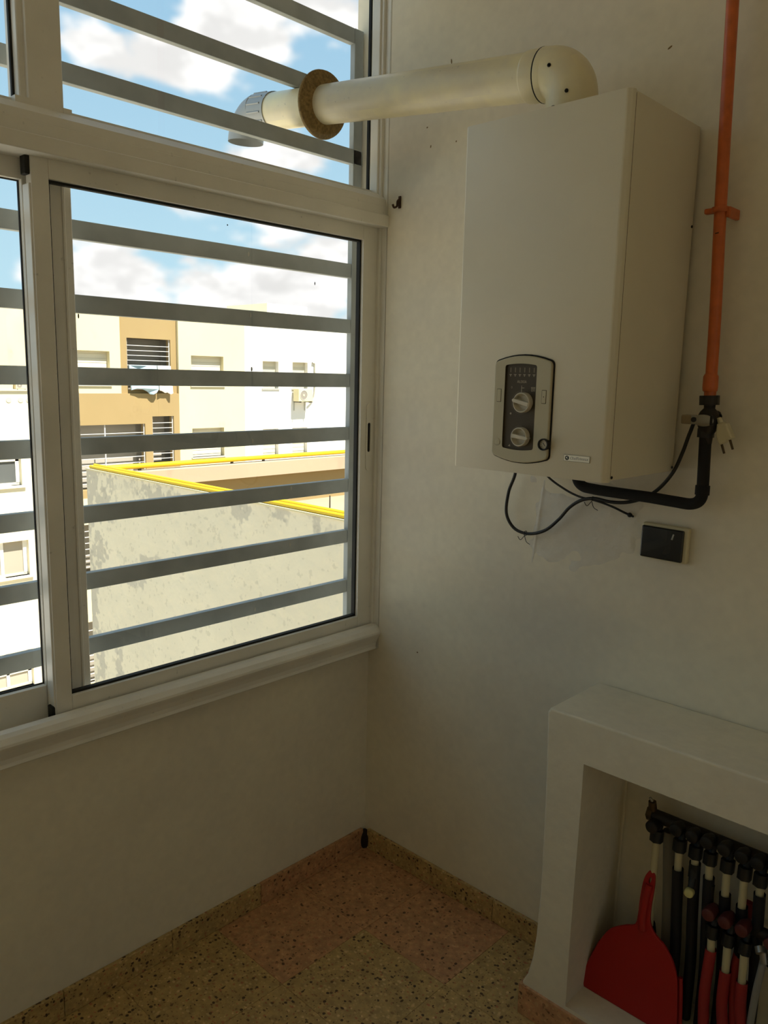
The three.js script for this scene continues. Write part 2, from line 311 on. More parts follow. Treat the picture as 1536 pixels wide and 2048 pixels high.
add('mullion', [R(-0.06, 0.006, 2.09, 2.76, 0.950, 1.024, 0.003), R(-0.06, -0.004, 2.09, 2.76, 1.018, 1.038, 0.004), B(-0.012, 0.008, 2.072, 2.110, 1.018, 1.052), B(-0.012, 0.008, 2.072, 2.108, 0.934, 0.952)], M.frame, win);
// upper fixed panes
function pane(parent, name, x, y0, y1, z0, z1, g, t = 0.004) {
  const p = add(name, new THREE.PlaneGeometry(z1 - z0, y1 - y0).rotateY(Math.PI / 2).translate(x, (y0 + y1) / 2, (z0 + z1) / 2), M.glass, parent);
  p.castShadow = false;
  if (g) add('gasket', [B(x - t, x + t, y0, y0 + g, z0, z1), B(x - t, x + t, y1 - g, y1, z0, z1), B(x - t, x + t, y0, y1, z0, z0 + g), B(x - t, x + t, y0, y1, z1 - g, z1)], M.gasket, parent);
  return p;
}
pane(win, 'glass_pane', -0.030, 2.095, 2.758, 0.006, 0.952, 0.007);
pane(win, 'glass_pane', -0.030, 2.095, 2.758, 1.034, 2.135, 0.009);
// the glazed door behind the viewer
{
  const door = new THREE.Group(); door.name = 'door_1'; door.userData.kind = 'structure'; scene.add(door);
  const x0 = XMAX + 0.05, x1 = XMAX + 0.10;
  add('door_frame', [B(x0, x1, 0, 2.25, 0.95, 1.01), B(x0, x1, 0, 2.25, 1.27, 1.33), B(x0, x1, 2.19, 2.25, 1.01, 1.27), B(x0, x1, 0, 0.10, 1.01, 1.27)], M.frame, door);
  pane(door, 'glass_pane', (x0 + x1) / 2, 0.10, 2.19, 1.01, 1.27, 0);
}
// sliding sashes
function sash(front) {
  const g = new THREE.Group(); g.name = 'sash'; win.add(g);
  const x0 = front ? -0.016 : -0.056, x1 = front ? 0.010 : -0.030, rr = 0.0016;
  const zr = front ? [-0.004, 0.0618] : [0.922, 1.032], zl = front ? [0.9915, 1.0285] : [2.09, 2.14];
  const [yb, y0, y1, yt] = [0.760, front ? 0.817 : 0.842, front ? 1.9595 : 1.957, 2.006];
  add('stile', front ? R(x0, x1, yb, yt, ...zr, rr) : [R(x0, x1, yb, yt, 0.940, zr[1], 0.003), R(x0, x1 - 0.006, yb, yt, zr[0], 0.945, 0.003), R(x1 - 0.004, x1 + 0.003, yb + 0.02, yt - 0.02, 0.941, 0.948, 0.002)], M.frame, g);
  add('stile', front ? [R(x0, x1, yb, yt, ...zl, rr), R(x0 - 0.01, x1 - 0.004, yb + 0.01, yt - 0.06, zl[1] - 0.004, zl[1] + 0.004, 0.002)] : R(x0, x1, yb, yt, ...zl, rr), M.frame, g);
  add('rail', R(x0, x1, yb, y0, zr[1], zl[0], rr), M.frame, g);
  add('rail', R(x0, x1, y1, yt, zr[1], zl[0], rr), M.frame, g);
  pane(g, 'glass_pane', (x0 + x1) / 2 - 0.004, y0 - 0.004, y1 + 0.004, zr[1] - 0.004, zl[0] + 0.004, front ? 0.0095 : 0.006, front ? 0.007 : 0.003);
  return g;
}
const sashFront = sash(true), sashRear = sash(false);
add('stile_cap', R(-0.018, 0.006, 1.962, 2.003, 1.0285, 1.0385, 0.002), M.gasket, sashFront);
add('stile_cap', R(-0.018, 0.006, 0.766, 0.800, 1.0285, 1.0385, 0.003), M.gasket, sashFront);
{ // recessed pull with a dark slot
  const s = new THREE.Shape(), w = 0.0115, h0 = 1.29, h1 = 1.475, zc = 0.028;
  const slot = (sh, w2, a, b) => { sh.moveTo(-w2, a); sh.absarc(0, a, w2, Math.PI, 2 * Math.PI, false); sh.lineTo(w2, b); sh.absarc(0, b, w2, 0, Math.PI, false); sh.lineTo(-w2, a); };
  slot(s, w, h0, h1); const hole = new THREE.Path(); slot(hole, 0.006, 1.342, 1.42); s.holes.push(hole);
  const toWall = (g) => g.rotateY(Math.PI / 2).translate(0, 0, zc);
  add('pull_plate', toWall(plate(s, 0.0098, 0.0135, 0.0008)), M.frame, sashFront);
  const d = new THREE.Shape(); slot(d, 0.0061, 1.342, 1.42); add('pull_slot', toWall(plate(d, 0.0098, 0.0104)), M.darkGap, sashFront);
}
for (const [y, z, a] of [[1.935, 0.53, 1], [1.82, 0.236, 2.2], [1.684, 0.931, 2.6]]) add('dirt_speck', new THREE.IcosahedronGeometry(0.0022, 1).scale(0.4, a, 0.8).translate(-0.0062, y, z), M.gasket, sashFront);

// ------------------------------------------------------------------ security bars outside
{
  const g = thing('window_grille', 'grey painted metal security bars fixed outside behind the window glass', 'window bars', [-0.13, 0, 0]);
  const ys = [2.585, 2.410]; for (let k = 0; k < 10; k++) ys.push(2.2465 - k * 0.1685);
  for (const y of ys) { const b = add('bar', R(-0.01, 0.01, y - 0.0425, y, y < 2.3 && y > 2.2 ? -0.0555 : -0.014, 2.13, 0.0015, 1), M.bar, g); }
  const drips = [[1.892, 0.38], [1.728, 0.375], [1.579, 0.372], [1.375, 0.37], [1.225, 0.226], [1.05, 0.23], [0.872, 0.364]];
  for (const [y, z] of drips) add('paint_drip', new THREE.IcosahedronGeometry(0.004, 1).scale(0.3, 1.7, 0.8).translate(0.0105, y, z), M.drip, g);
  add('post', R(-0.01, 0.01, 0.55, 2.586, -0.052, -0.016, 0.0015, 1), M.bar, g);
  add('post', R(-0.01, 0.01, 0.55, 2.586, 2.12, 2.156, 0.0015, 1), M.bar, g);
  for (const y of [0.95]) for (const z of [-0.036, 2.136]) add('anchor', B(0.008, 0.032, y - 0.015, y + 0.015, z - 0.004, z + 0.004), M.bar, g);
}

// ------------------------------------------------------------------ boiler
const bx0 = 0.5838, bx1 = 0.9725, by0 = 1.3654, by1 = 2.1054, bz = 0.3216;
const boiler = thing('wall_boiler', 'cream white wall-hung gas boiler with two-knob control panel', 'boiler', [0, 0, 0]);
{
  add('casing', [R(bx0 + 0.001, bx1 - 0.001, by0 + 0.004, by1 - 0.002, 0.012, 0.3015, 0.0015)], M.enamel, boiler);
  add('seam_gap', B(bx0 + 0.005, bx1 - 0.0013, by0 + 0.008, by1 - 0.006, 0.3, 0.3085), std({ color: hex('#6b5b3e'), roughness: 0.9 }), boiler);
  add('back_plate', B(bx0 + 0.008, bx1 - 0.008, by0 + 0.012, by1 - 0.008, 0, 0.0125), M.darkMetal, boiler);
  // front cover, a shallow tray with rounded vertical edges
  const s = new THREE.Shape(), r = 0.016, z0 = 0.3052, z1 = bz;
  s.moveTo(bx0, -z0); s.lineTo(bx1, -z0); s.lineTo(bx1, -(z1 - r)); s.absarc(bx1 - r, -(z1 - r), r, 0, -Math.PI / 2, true); s.lineTo(bx0 + 0.008, -z1); s.absarc(bx0 + 0.008, -(z1 - 0.008), 0.008, -Math.PI / 2, -Math.PI, true); s.lineTo(bx0, -z0);
  const g = new THREE.ExtrudeGeometry(s, { depth: by1 - by0 - 0.004, bevelEnabled: true, bevelThickness: 0.002, bevelSize: 0.002, bevelOffset: -0.002, bevelSegments: 2, curveSegments: 8 }).rotateX(-Math.PI / 2);
  g.translate(0, by0 + 0.002, 0); // the sweep runs up y
  add('front_cover', toCreasedNormals(g, 0.6), M.enamel, boiler);
  for (const [x, y] of [[0.978, 1.9], [0.978, 1.378]]) add('screw', cyl([0.970, y, 0.018], [0.9735, y, 0.018], 0.003, 0.003, 8), M.darkMetal, boiler);
  add('corner_fastener', cyl([0.9718, 1.3755, 0.298], [0.9735, 1.3755, 0.298], 0.003, 0.003, 8), M.darkGap, boiler);
}
const panelOutline = (x0, x1, yl, yh, dip, r) => {   // sides straight, top and bottom bowed outwards, corners rounded
  const s = new THREE.Shape(), xm = (x0 + x1) / 2;
  s.moveTo(x0, yl + r); s.lineTo(x0, yh - r); s.quadraticCurveTo(x0, yh, x0 + r, yh + dip * 0.22); s.quadraticCurveTo(xm, yh + dip * 1.9, x1 - r, yh + dip * 0.22); s.quadraticCurveTo(x1, yh, x1, yh - r);
  s.lineTo(x1, yl + r); s.quadraticCurveTo(x1, yl, x1 - r, yl - dip * 0.22); s.quadraticCurveTo(xm, yl - dip * 1.9, x0 + r, yl - dip * 0.22); s.quadraticCurveTo(x0, yl, x0, yl + r);
  return s;
};
{
  const F = bz; // front plane of the cover
  add('panel_gap', plate(panelOutline(0.6925, 0.8415, 1.401, 1.6065, 0.0125, 0.010), F - 0.001, F + 0.0018, 0.0005), M.darkGap, boiler);
  const s = panelOutline(0.6945, 0.8385, 1.4025, 1.604, 0.012, 0.010);
  const win2 = panelOutline(0.7195, 0.8055, 1.4165, 1.6, 0.003, 0.009); s.holes.push(new THREE.Path(win2.getPoints(10)));
  const panel = add('control_panel', plate(s, F, F + 0.0075, 0.003, 10), M.panelGrey, boiler);
  // dark display with its print
  const cv = document.createElement('canvas'); cv.width = 512; cv.height = 1152; const c = cv.getContext('2d');
  c.fillStyle = '#43371f'; c.fillRect(0, 0, 512, 1152);
  c.strokeStyle = c.fillStyle = '#a89c82'; c.lineWidth = 7;
  for (let k = 0; k < 6; k++) { const x = 70 + k * 74; c.globalAlpha = 0.55; c.fillRect(x - 8, 66, 16, 62); c.globalAlpha = 0.9; c.beginPath(); c.arc(x, 158, 9, 0, 7); c.fill(); c.fillRect(x - 22, 152, 44, 8); c.beginPath(); c.moveTo(x - 12, 168); c.lineTo(x + 12, 168); c.lineTo(x, 184); c.fill(); }
  c.globalAlpha = 0.9; c.font = 'bold 46px sans-serif'; c.textAlign = 'center'; c.fillText('ALIXIA', 256, 262);
  c.fillRect(252, 296, 9, 96); c.fillRect(252, 322, 48, 8); c.font = '40px sans-serif'; c.fillText('0', 98, 336); c.strokeRect(408, 316, 58, 10); c.strokeRect(412, 338, 22, 26); c.strokeRect(446, 338, 18, 24);
  for (const [y, r0] of [[516, 148], [964, 142]]) { c.globalAlpha = 0.25; c.beginPath(); c.arc(256, y, r0, 0, 7); c.stroke(); }
  c.globalAlpha = 0.9; c.beginPath(); c.arc(100, 664, 14, 0, 7); c.fill(); c.beginPath(); c.moveTo(78, 1096); c.lineTo(112, 1066); c.lineTo(118, 1100); c.fill();
  const t = new THREE.CanvasTexture(cv); t.colorSpace = THREE.SRGBColorSpace;
  const dg = new THREE.ShapeGeometry(panelOutline(0.7190, 0.8060, 1.416, 1.6005, 0.003, 0.009), 10).translate(0, 0, F + 0.0032);
  const p = dg.attributes.position, uv = dg.attributes.uv; for (let i = 0; i < p.count; i++) uv.setXY(i, (p.getX(i) - 0.7225) / 0.082, (p.getY(i) - 1.414) / 0.1885);
  add('display', dg, std({ map: t, roughness: 0.6 }), boiler, true);
  const knob = (x, y, r, a) => {
    const k = add('knob', [lathe([[0.0001, 0.002], [r * 0.60, 0.002], [r * 0.80, 0.005], [r * 0.85, 0.0125], [r * 0.92, 0.0137], [r, 0.012], [r, 0]], [x, y, F + 0.0034], [x, y, F + 1], 40)], M.knob, boiler);
    const b = new THREE.Shape([[-r * 1.0, -0.0035], [r * 0.86, -0.0045], [r * 0.86, 0.0045], [-r * 1.0, 0.0035], [-r * 1.12, 0]].map((q) => new THREE.Vector2(...q)));
    add('knob_grip', plate(b, 0, 0.0125, 0.0012).rotateZ(a).translate(x, y, F + 0.005), M.knob, k);
  };
  knob(0.7725, 1.5185, 0.0215, -0.22); knob(0.7705, 1.4455, 0.0205, Math.PI - 0.10);
  const gauge = add('pressure_gauge', lathe([[0.0001, 0.006], [0.0095, 0.006], [0.0102, 0.0125], [0.0122, 0.0125], [0.0126, 0.011], [0.0126, 0]], [0.8305, 1.4335, F + 0.0025], [0.8305, 1.4335, F + 1], 32), M.black, boiler);
  const gc = document.createElement('canvas'); gc.width = gc.height = 128; const q = gc.getContext('2d'); q.fillStyle = '#c9bea2'; q.fillRect(0, 0, 128, 128); q.strokeStyle = '#2a251c'; q.lineWidth = 6; for (let k = 0; k < 8; k++) { const a = 2.4 + k * 0.66; q.beginPath(); q.moveTo(64 + 42 * Math.cos(a), 64 + 42 * Math.sin(a)); q.lineTo(64 + 54 * Math.cos(a), 64 + 54 * Math.sin(a)); q.stroke(); } q.lineWidth = 10; q.beginPath(); q.moveTo(46, 40); q.lineTo(82, 86); q.stroke();
  const gt = new THREE.CanvasTexture(gc); gt.colorSpace = THREE.SRGBColorSpace;
  add('dial', new THREE.CircleGeometry(0.0098, 28).translate(0.8305, 1.4335, F + 0.0093), phy({ map: gt, roughness: 0.4 }), gauge, true);
  for (const x of [0.709, 0.823]) { add('button_gap', R(x - 0.0062, x + 0.0062, 1.5175, 1.5465, F + 0.005, F + 0.0078, 0.0012, 1), M.darkGap, boiler); add('button', R(x - 0.005, x + 0.005, 1.5188, 1.5452, F + 0.006, F + 0.0086, 0.0008, 1), M.panelGrey, boiler); }
  add('button_mark', new THREE.CircleGeometry(0.0011, 10).translate(0.823, 1.532, F + 0.0089), M.darkGap, boiler);
  add('cover_plug', lathe([[0.0001, 0.001], [0.006, 0.001], [0.007, 0], [0.0078, 0.0011], [0.0084, 0]], [0.709, 1.431, F + 0.0073], [0.709, 1.431, F + 1], 24), M.panelGrey, boiler);
  // name badge
  const bc = document.createElement('canvas'); bc.width = 640; bc.height = 144; const w = bc.getContext('2d');
  w.fillStyle = '#f6efdc'; w.fillRect(0, 0, 640, 144);
  w.fillStyle = '#15120d'; w.beginPath(); w.arc(82, 72, 50, 0, 7); w.fill(); w.fillStyle = '#f6efdc'; w.beginPath(); w.moveTo(50, 68); w.lineTo(98, 34); w.lineTo(84, 68); w.lineTo(104, 100); w.closePath(); w.fill();
  w.fillStyle = '#3b3324'; w.font = 'italic 78px serif'; w.textAlign = 'left'; w.fillText('Chaffoteaux', 152, 96);
  w.strokeStyle = '#7d735c'; w.lineWidth = 6; w.strokeRect(3, 3, 634, 138);
  const bt = new THREE.CanvasTexture(bc); bt.colorSpace = THREE.SRGBColorSpace;
  const badge = add('badge', R(0.8745, 0.9355, 1.4025, 1.4165, F - 0.0005, F + 0.0016, 0.0007, 1), M.knob, boiler);
  add('badge_print', new THREE.PlaneGeometry(0.0598, 0.0132).translate(0.905, 1.4095, F + 0.0019), phy({ map: bt, roughness: 0.4 }), badge, true);
}
add('pipe_fitting', lathe([[0.0001, 0], [0.012, 0], [0.016, 0.004], [0.016, 0.05], [0.02, 0.05]], [0.72, 1.349, 0.19], [0.72, 2, 0.19], 24), M.black, boiler);

// ------------------------------------------------------------------ flue
{
  const f = thing('flue_pipe', 'cream plastic flue pipe rising from the boiler through the upper window pane', 'flue pipe', [0.755, by1, 0.178]);
  const Rb = 0.060, r = 0.0550, slope = 0.111, ang = Math.PI / 2 - Math.atan(slope);
  const dir = [-Math.cos(Math.atan(slope)), Math.sin(Math.atan(slope)), 0.018];
  const yC = 0.058;      // height of the bend's centre above the boiler top
  class Bend extends THREE.Curve { getPoint(t) { const a = t * ang; return new THREE.Vector3(-Rb + Rb * Math.cos(a), yC + Rb * Math.sin(a), 0); } }
  const e = new Bend().getPoint(1).toArray(), at = (d) => [e[0] + dir[0] * d, e[1] + dir[1] * d, e[2] + dir[2] * d];
  add('elbow', [new THREE.TubeGeometry(new Bend(), 28, r, 36), cyl([0, 0.0, 0], [0, yC, 0], r, r, 36, true), lathe([[0.050, 0.016], [r + 0.0008, 0.016], [r + 0.0012, 0.012], [r, 0]], e, at(1), 36)], M.pvc, f, false);
  add('joint_seal', cyl(at(0.0150), at(0.0178), 0.0562, 0.0562, 36), M.darkGap, f);
  add('flue_tube', [cyl(at(0.016), at(0.945), 0.0505, 0.0505, 40, true), lathe([[0.0505, 0.055], [0.0535, 0.055], [0.0540, 0.052], [0.0540, 0.0176], [0.0505, 0.0176]], e, at(1), 40)], M.pvc, f);
  const ringAt = 0.738;   // where the tube meets the glass
  add('rosette', [lathe([[0.0505, -0.004], [0.086, -0.004], [0.088, 0.0], [0.086, 0.008], [0.060, 0.013], [0.0505, 0.015]], at(ringAt), at(ringAt - 1), 44)], M.ring, f).userData.label = 'dirty brown ring sealing the pipe at the glass';
  // outdoor end: ribbed collar and a hood turned down
  const c0 = 0.94;
  add('terminal_collar', [cyl(at(c0), at(c0 + 0.075), 0.0535, 0.0535, 36, true)], M.terminal, f);
  for (let k = 0; k < 14; k++) { const a = k / 14 * 2 * Math.PI, p0 = at(c0 + 0.012), p1 = at(c0 + 0.07), o = [0, 0.0535 * Math.cos(a), 0.0535 * Math.sin(a)]; add('collar_rib', cyl([p0[0], p0[1] + o[1], p0[2] + o[2]], [p1[0], p1[1] + o[1], p1[2] + o[2]], 0.003, 0.003, 6), M.terminal, f); }
  const h0 = at(c0 + 0.075);
  class Hood extends THREE.Curve { getPoint(t) { const a = t * 1.5, q = 0.07; return new THREE.Vector3(h0[0] - q * Math.sin(a) , h0[1] - q * (1 - Math.cos(a)) - t * 0.006, h0[2]); } }
  add('terminal_hood', [new THREE.TubeGeometry(new Hood(), 20, 0.0535, 32)], M.terminal, f);
  for (const [x, z, l] of [[0.797, 0.313, 0.009], [0.813, 0.310, 0.006]]) add('sealant_flake', new THREE.IcosahedronGeometry(0.0022, 1).scale(l / 0.0044, 0.8, 1).translate(x - 0.755, 0.0018, z - 0.178), M.darkGap, f);
  for (const [x, y, z] of [[0.7297, 2.2207, 0.2335], [0.774, 2.1621, 0.2306]]) add('screw', new THREE.IcosahedronGeometry(0.0042, 1).translate(x - 0.755, y - by1, z - 0.178), M.darkGap, f);
}

// ------------------------------------------------------------------ gas pipe, valve, drain, cables
{
  const o = thing('gas_supply_pipe', 'orange painted gas pipe running up the wall beside the boiler', 'gas pipe', [1.0577, 1.555, 0.055]);
  const X = (x) => x - 1.0577, Y = (y) => y - 1.555;
  add('pipe_length', tube([[X(1.0588), Y(1.536), 0], [X(1.055), Y(1.70), 0], [X(1.0462), Y(1.92), 0], [X(1.034), Y(2.32), 0], [X(1.018), Y(2.90), 0]], 0.0122, 60, 20), M.orange, o);
  add('coupling', lathe([[0.0122, -0.002], [0.015, 0.0], [0.0158, 0.006], [0.0155, 0.03], [0.0122, 0.036]], [X(1.0577), Y(1.552), 0], [X(1.055), Y(1.7), 0], 24), M.orange, o);
  add('pipe_clamp', [lathe([[0.0122, -0.005], [0.017, -0.005], [0.017, 0.005], [0.0122, 0.005]], [X(1.0462), Y(1.92), 0], [X(1.046), 1, 0], 24), R(X(1.0462) - 0.032, X(1.0462) - 0.012, Y(1.92) - 0.006, Y(1.92) + 0.005, -0.008, 0.006, 0.003), R(X(1.0462) + 0.012, X(1.0462) + 0.022, Y(1.92) - 0.016, Y(1.92) + 0.005, -0.05, 0.003, 0.003)], M.orange, o);
  add('weld_mark', cyl([X(1.0485) - 0.004, Y(1.872), 0.0118], [X(1.0485) + 0.003, Y(1.873), 0.0122], 0.0012, 0.0012, 6), M.rust, o);

  const v = thing('gas_valve', 'dark metal gas valve with a grey lever below the orange pipe', 'valve', [1.060, 1.49, 0.055]);
  add('union_nut', hexNut([-0.001, 0.032, 0], [-0.002, 0.052, 0], 0.0205), M.darkMetal, v);
  add('valve_body', lathe([[0.011, -0.05], [0.0125, -0.030], [0.018, -0.022], [0.0235, -0.004], [0.0225, 0.008], [0.018, 0.018], [0.0115, 0.025], [0.012, 0.033]], [0, 0, 0], [0, 1, 0], 24), M.darkMetal, v);
  add('union_nut', hexNut([-0.003, -0.037, 0], [-0.003, -0.018, 0], 0.0175), M.capBlack, v);
  const lv = add('lever', [R(-0.040, -0.012, -0.009, 0.011, 0.026, 0.032, 0.0028), new THREE.SphereGeometry(0.0175, 20, 14).scale(1.25, 0.72, 0.3).translate(0.001, 0.0, 0.029), cyl([0, 0, 0.01], [0, 0, 0.027], 0.008, 0.008, 16)], M.steel, v);
  add('lever_tip', R(-0.046, -0.024, -0.009, 0.010, 0.0255, 0.034, 0.003), std({ color: hex('#8d7a5c'), roughness: 0.6 }), lv);
  add('lever_screw', cyl([-0.018, 0.001, 0.03], [-0.018, 0.001, 0.035], 0.0055, 0.0055, 12), M.black, lv);
  add('lever_collar', R(0.016, 0.021, -0.010, 0.011, 0.022, 0.034, 0.002), M.black, lv);

  const d = thing('insulated_pipe', 'black foam-wrapped gas pipe bending under the boiler', 'pipe', [1.0605, 1.311, 0.055]);
  const r = 0.0128;
  add('pipe_length', [tube([[-0.0035, 0.146, 0], [-0.002, 0.10, 0], [0, 0.03, 0], [-0.001, 0.012, 0], [-0.008, 0.001, 0], [-0.022, -0.005, 0], [-0.06, -0.0045, 0], [-0.118, -0.002, 0], [-0.26, 0.001, 0], [-0.290, 0.005, 0], [-0.304, 0.018, 0], [-0.308, 0.05, 0], [-0.308, 0.07, 0]], r, 120, 18)], M.foam, d);
  add('elbow_fitting', lathe([[0.0128, -0.011], [0.0152, -0.010], [0.0152, 0.010], [0.0128, 0.011]], [0.0, 0.028, 0], [0, 1, 0], 20), M.foam, d);

  const c = thing('power_cable', 'black boiler power cable looping down the wall to a white plug', 'cable', [0.561, 1.327, 0.03]);
  const P = [[0.565, 1.372, 0.05], [0.561, 1.327, 0.035], [0.539, 1.271, 0.03], [0.534, 1.21, 0.026], [0.557, 1.177, 0.022], [0.597, 1.168, 0.020], [0.65, 1.184, 0.022], [0.692, 1.219, 0.026], [0.725, 1.256, 0.03], [0.758, 1.278, 0.032], [0.792, 1.286, 0.032], [0.832, 1.283, 0.032], [0.871, 1.286, 0.03], [0.907, 1.298, 0.026], [0.942, 1.321, 0.024], [0.98, 1.368, 0.028], [0.999, 1.415, 0.03], [1.012, 1.46, 0.03], [1.024, 1.490, 0.03], [1.045, 1.505, 0.022], [1.068, 1.506, 0.030], [1.083, 1.499, 0.052]];
  add('cord', tube(P.map(([x, y, z]) => [x - 0.561, y - 1.327, z - 0.03]), 0.0042, 220, 10), M.cable, c);
  for (const [x, y, z, s] of [[0.592, 1.168, 0.02, 1], [0.787, 1.285, 0.032, 0.8]]) add('wire_tie', [new THREE.TorusGeometry(0.0062 * s, 0.0009, 6, 16).rotateY(1.4).translate(x - 0.561, y - 1.327, z - 0.03), tube([[x - 0.561, y - 1.333, z - 0.026], [x - 0.571, y - 1.345, z - 0.022], [x - 0.578, y - 1.336, z - 0.02]], 0.0009, 12, 5), tube([[x - 0.561, y - 1.333, z - 0.026], [x - 0.552, y - 1.347, z - 0.022], [x - 0.540, y - 1.352, z - 0.02]], 0.0009, 12, 5)], M.cable, c);
  { // two-pin plug hanging from the cord's end
    const s = new THREE.Shape([[-0.008, 0.018], [0.004, 0.019], [0.012, 0.014], [0.0165, -0.018], [0.012, -0.021], [0.003, -0.0205], [0.0005, -0.0245], [-0.0125, -0.0265], [-0.015, -0.02], [-0.0155, -0.004]].map((q) => new THREE.Vector2(...q)));
    const at2 = (g) => g.rotateZ(0.32).translate(1.0965 - 0.561, 1.4690 - 1.327, 0.052 - 0.03);
    const pl = add('plug', at2(plate(s, 0, 0.018, 0.004)), M.plug, c); pl.userData.label = 'cream two-pin plug';
    add('strain_relief', at2(cyl([-0.002, 0.014, 0.009], [-0.003, 0.030, 0.009], 0.0062, 0.0048, 14)), M.plug, c);
    for (const x of [-0.0105, 0.0085]) add('plug_pin', at2(cyl([x, -0.02, 0.009], [x + 0.001, x < 0 ? -0.046 : -0.042, 0.009], 0.0026, 0.0024, 10)), M.brass, c);
  }
  const w = thing('thermostat_wire', 'thin black wire from under the boiler into the wall above the switch', 'wire', [0.878, 1.252, 0]);
  add('cord', tube([[0.640, 1.371, 0.05], [0.653, 1.329, 0.03], [0.702, 1.298, 0.022], [0.745, 1.284, 0.022], [0.787, 1.280, 0.022], [0.834, 1.270, 0.02], [0.866, 1.258, 0.014], [0.880, 1.250, 0.0]].map(([x, y, z]) => [x - 0.878, y - 1.252, z]), 0.0027, 90, 8), M.cable, w);
  add('cord_knot', new THREE.IcosahedronGeometry(0.006, 1).translate(-0.004, 0.002, 0.008), M.cable, w);
}
// wall switch
{
  const s = thing('wall_switch', 'wide black rocker switch in a white frame under the boiler', 'switch', [0.966, 1.201, 0]);
  s.rotation.z = -0.01;
  add('switch_frame', R(-0.0555, 0.0575, -0.041, 0.0425, 0, 0.016, 0.005, 3), M.plug, s);
  add('rocker', R(-0.0535, 0.0475, -0.0385, 0.036, 0.010, 0.0225, 0.004, 3), M.rocker, s);
  add('indicator', R(-0.002, 0.002, -0.007, 0.007, 0, 0.0012, 0.0006, 1).rotateZ(-0.25).translate(0.0235, 0.019, 0.0222), M.steel, s);
}
// small hook
{
  const h = thing('wall_hook', 'small rusty metal hook screwed to the wall by the window', 'hook', [0.093, 2.062, 0]);
  add('hook_plate', R(-0.004, 0.006, -0.016, 0.018, 0, 0.004, 0.0018), M.rust, h);
  add('hook_prong', tube([[0.001, 0.010, 0.003], [0.002, 0.002, 0.012], [0.001, -0.012, 0.014], [-0.002, -0.016, 0.022], [-0.003, -0.008, 0.027]], 0.0032, 24, 8), M.rust, h);
}

// ------------------------------------------------------------------ plastered heating cabinet low on the boiler wall
const cab = thing('heating_cabinet', 'white plastered masonry cabinet with an open front, low on the boiler wall', 'cabinet', [0.82, 0, 0]);
{
  const X = (x) => x - 0.82, D = 0.2312, T = 0.0015;
  // front with its opening, top, end and bottom
  const o = new THREE.Shape(), L = (pts) => pts.forEach((p, i) => (i ? o.lineTo(X(p[0]), p[1]) : o.moveTo(X(p[0]), p[1])));
  L([[0.793, 0.088], [0.806, 0.115], [0.818, 0.17], [0.824, 0.23], [0.829, 0.35], [0.827, 0.58], [0.823, 0.72], [0.8195, 0.808], [0.826, 0.8185], [1.72, 0.8235], [1.72, 0.0], [0.80, 0.0], [0.793, 0.088]]);
  const h = new THREE.Path([[0.9105, 0.088], [0.9110, 0.30], [0.9150, 0.62], [0.9155, 0.7195], [1.60, 0.7215], [1.60, 0.088]].map((p) => new THREE.Vector2(X(p[0]), p[1]))); o.holes.push(h);
  const front = new THREE.ExtrudeGeometry(o, { depth: D - 0.004 - 0.006, bevelEnabled: true, bevelThickness: 0.005, bevelSize: 0.005, bevelOffset: -0.005, bevelSegments: 3 }).translate(0, 0, 0.009);
  add('cabinet_front', front, M.niche, cab);
  for (const [a, b] of [[0.786, 1.0], [1.0, 1.3], [1.3, 1.6]]) add('skirting_tile', R(X(a) + 0.0006, X(b) - 0.0006, 0.0005, 0.083, D - 0.004, D + 0.010, 0.002, 1), M.tilePink, cab);
  add('skirting_tile', R(X(0.786), X(0.802), 0.0005, 0.083, 0.012, D - 0.004, 0.002, 1), M.tilePink, cab);
}
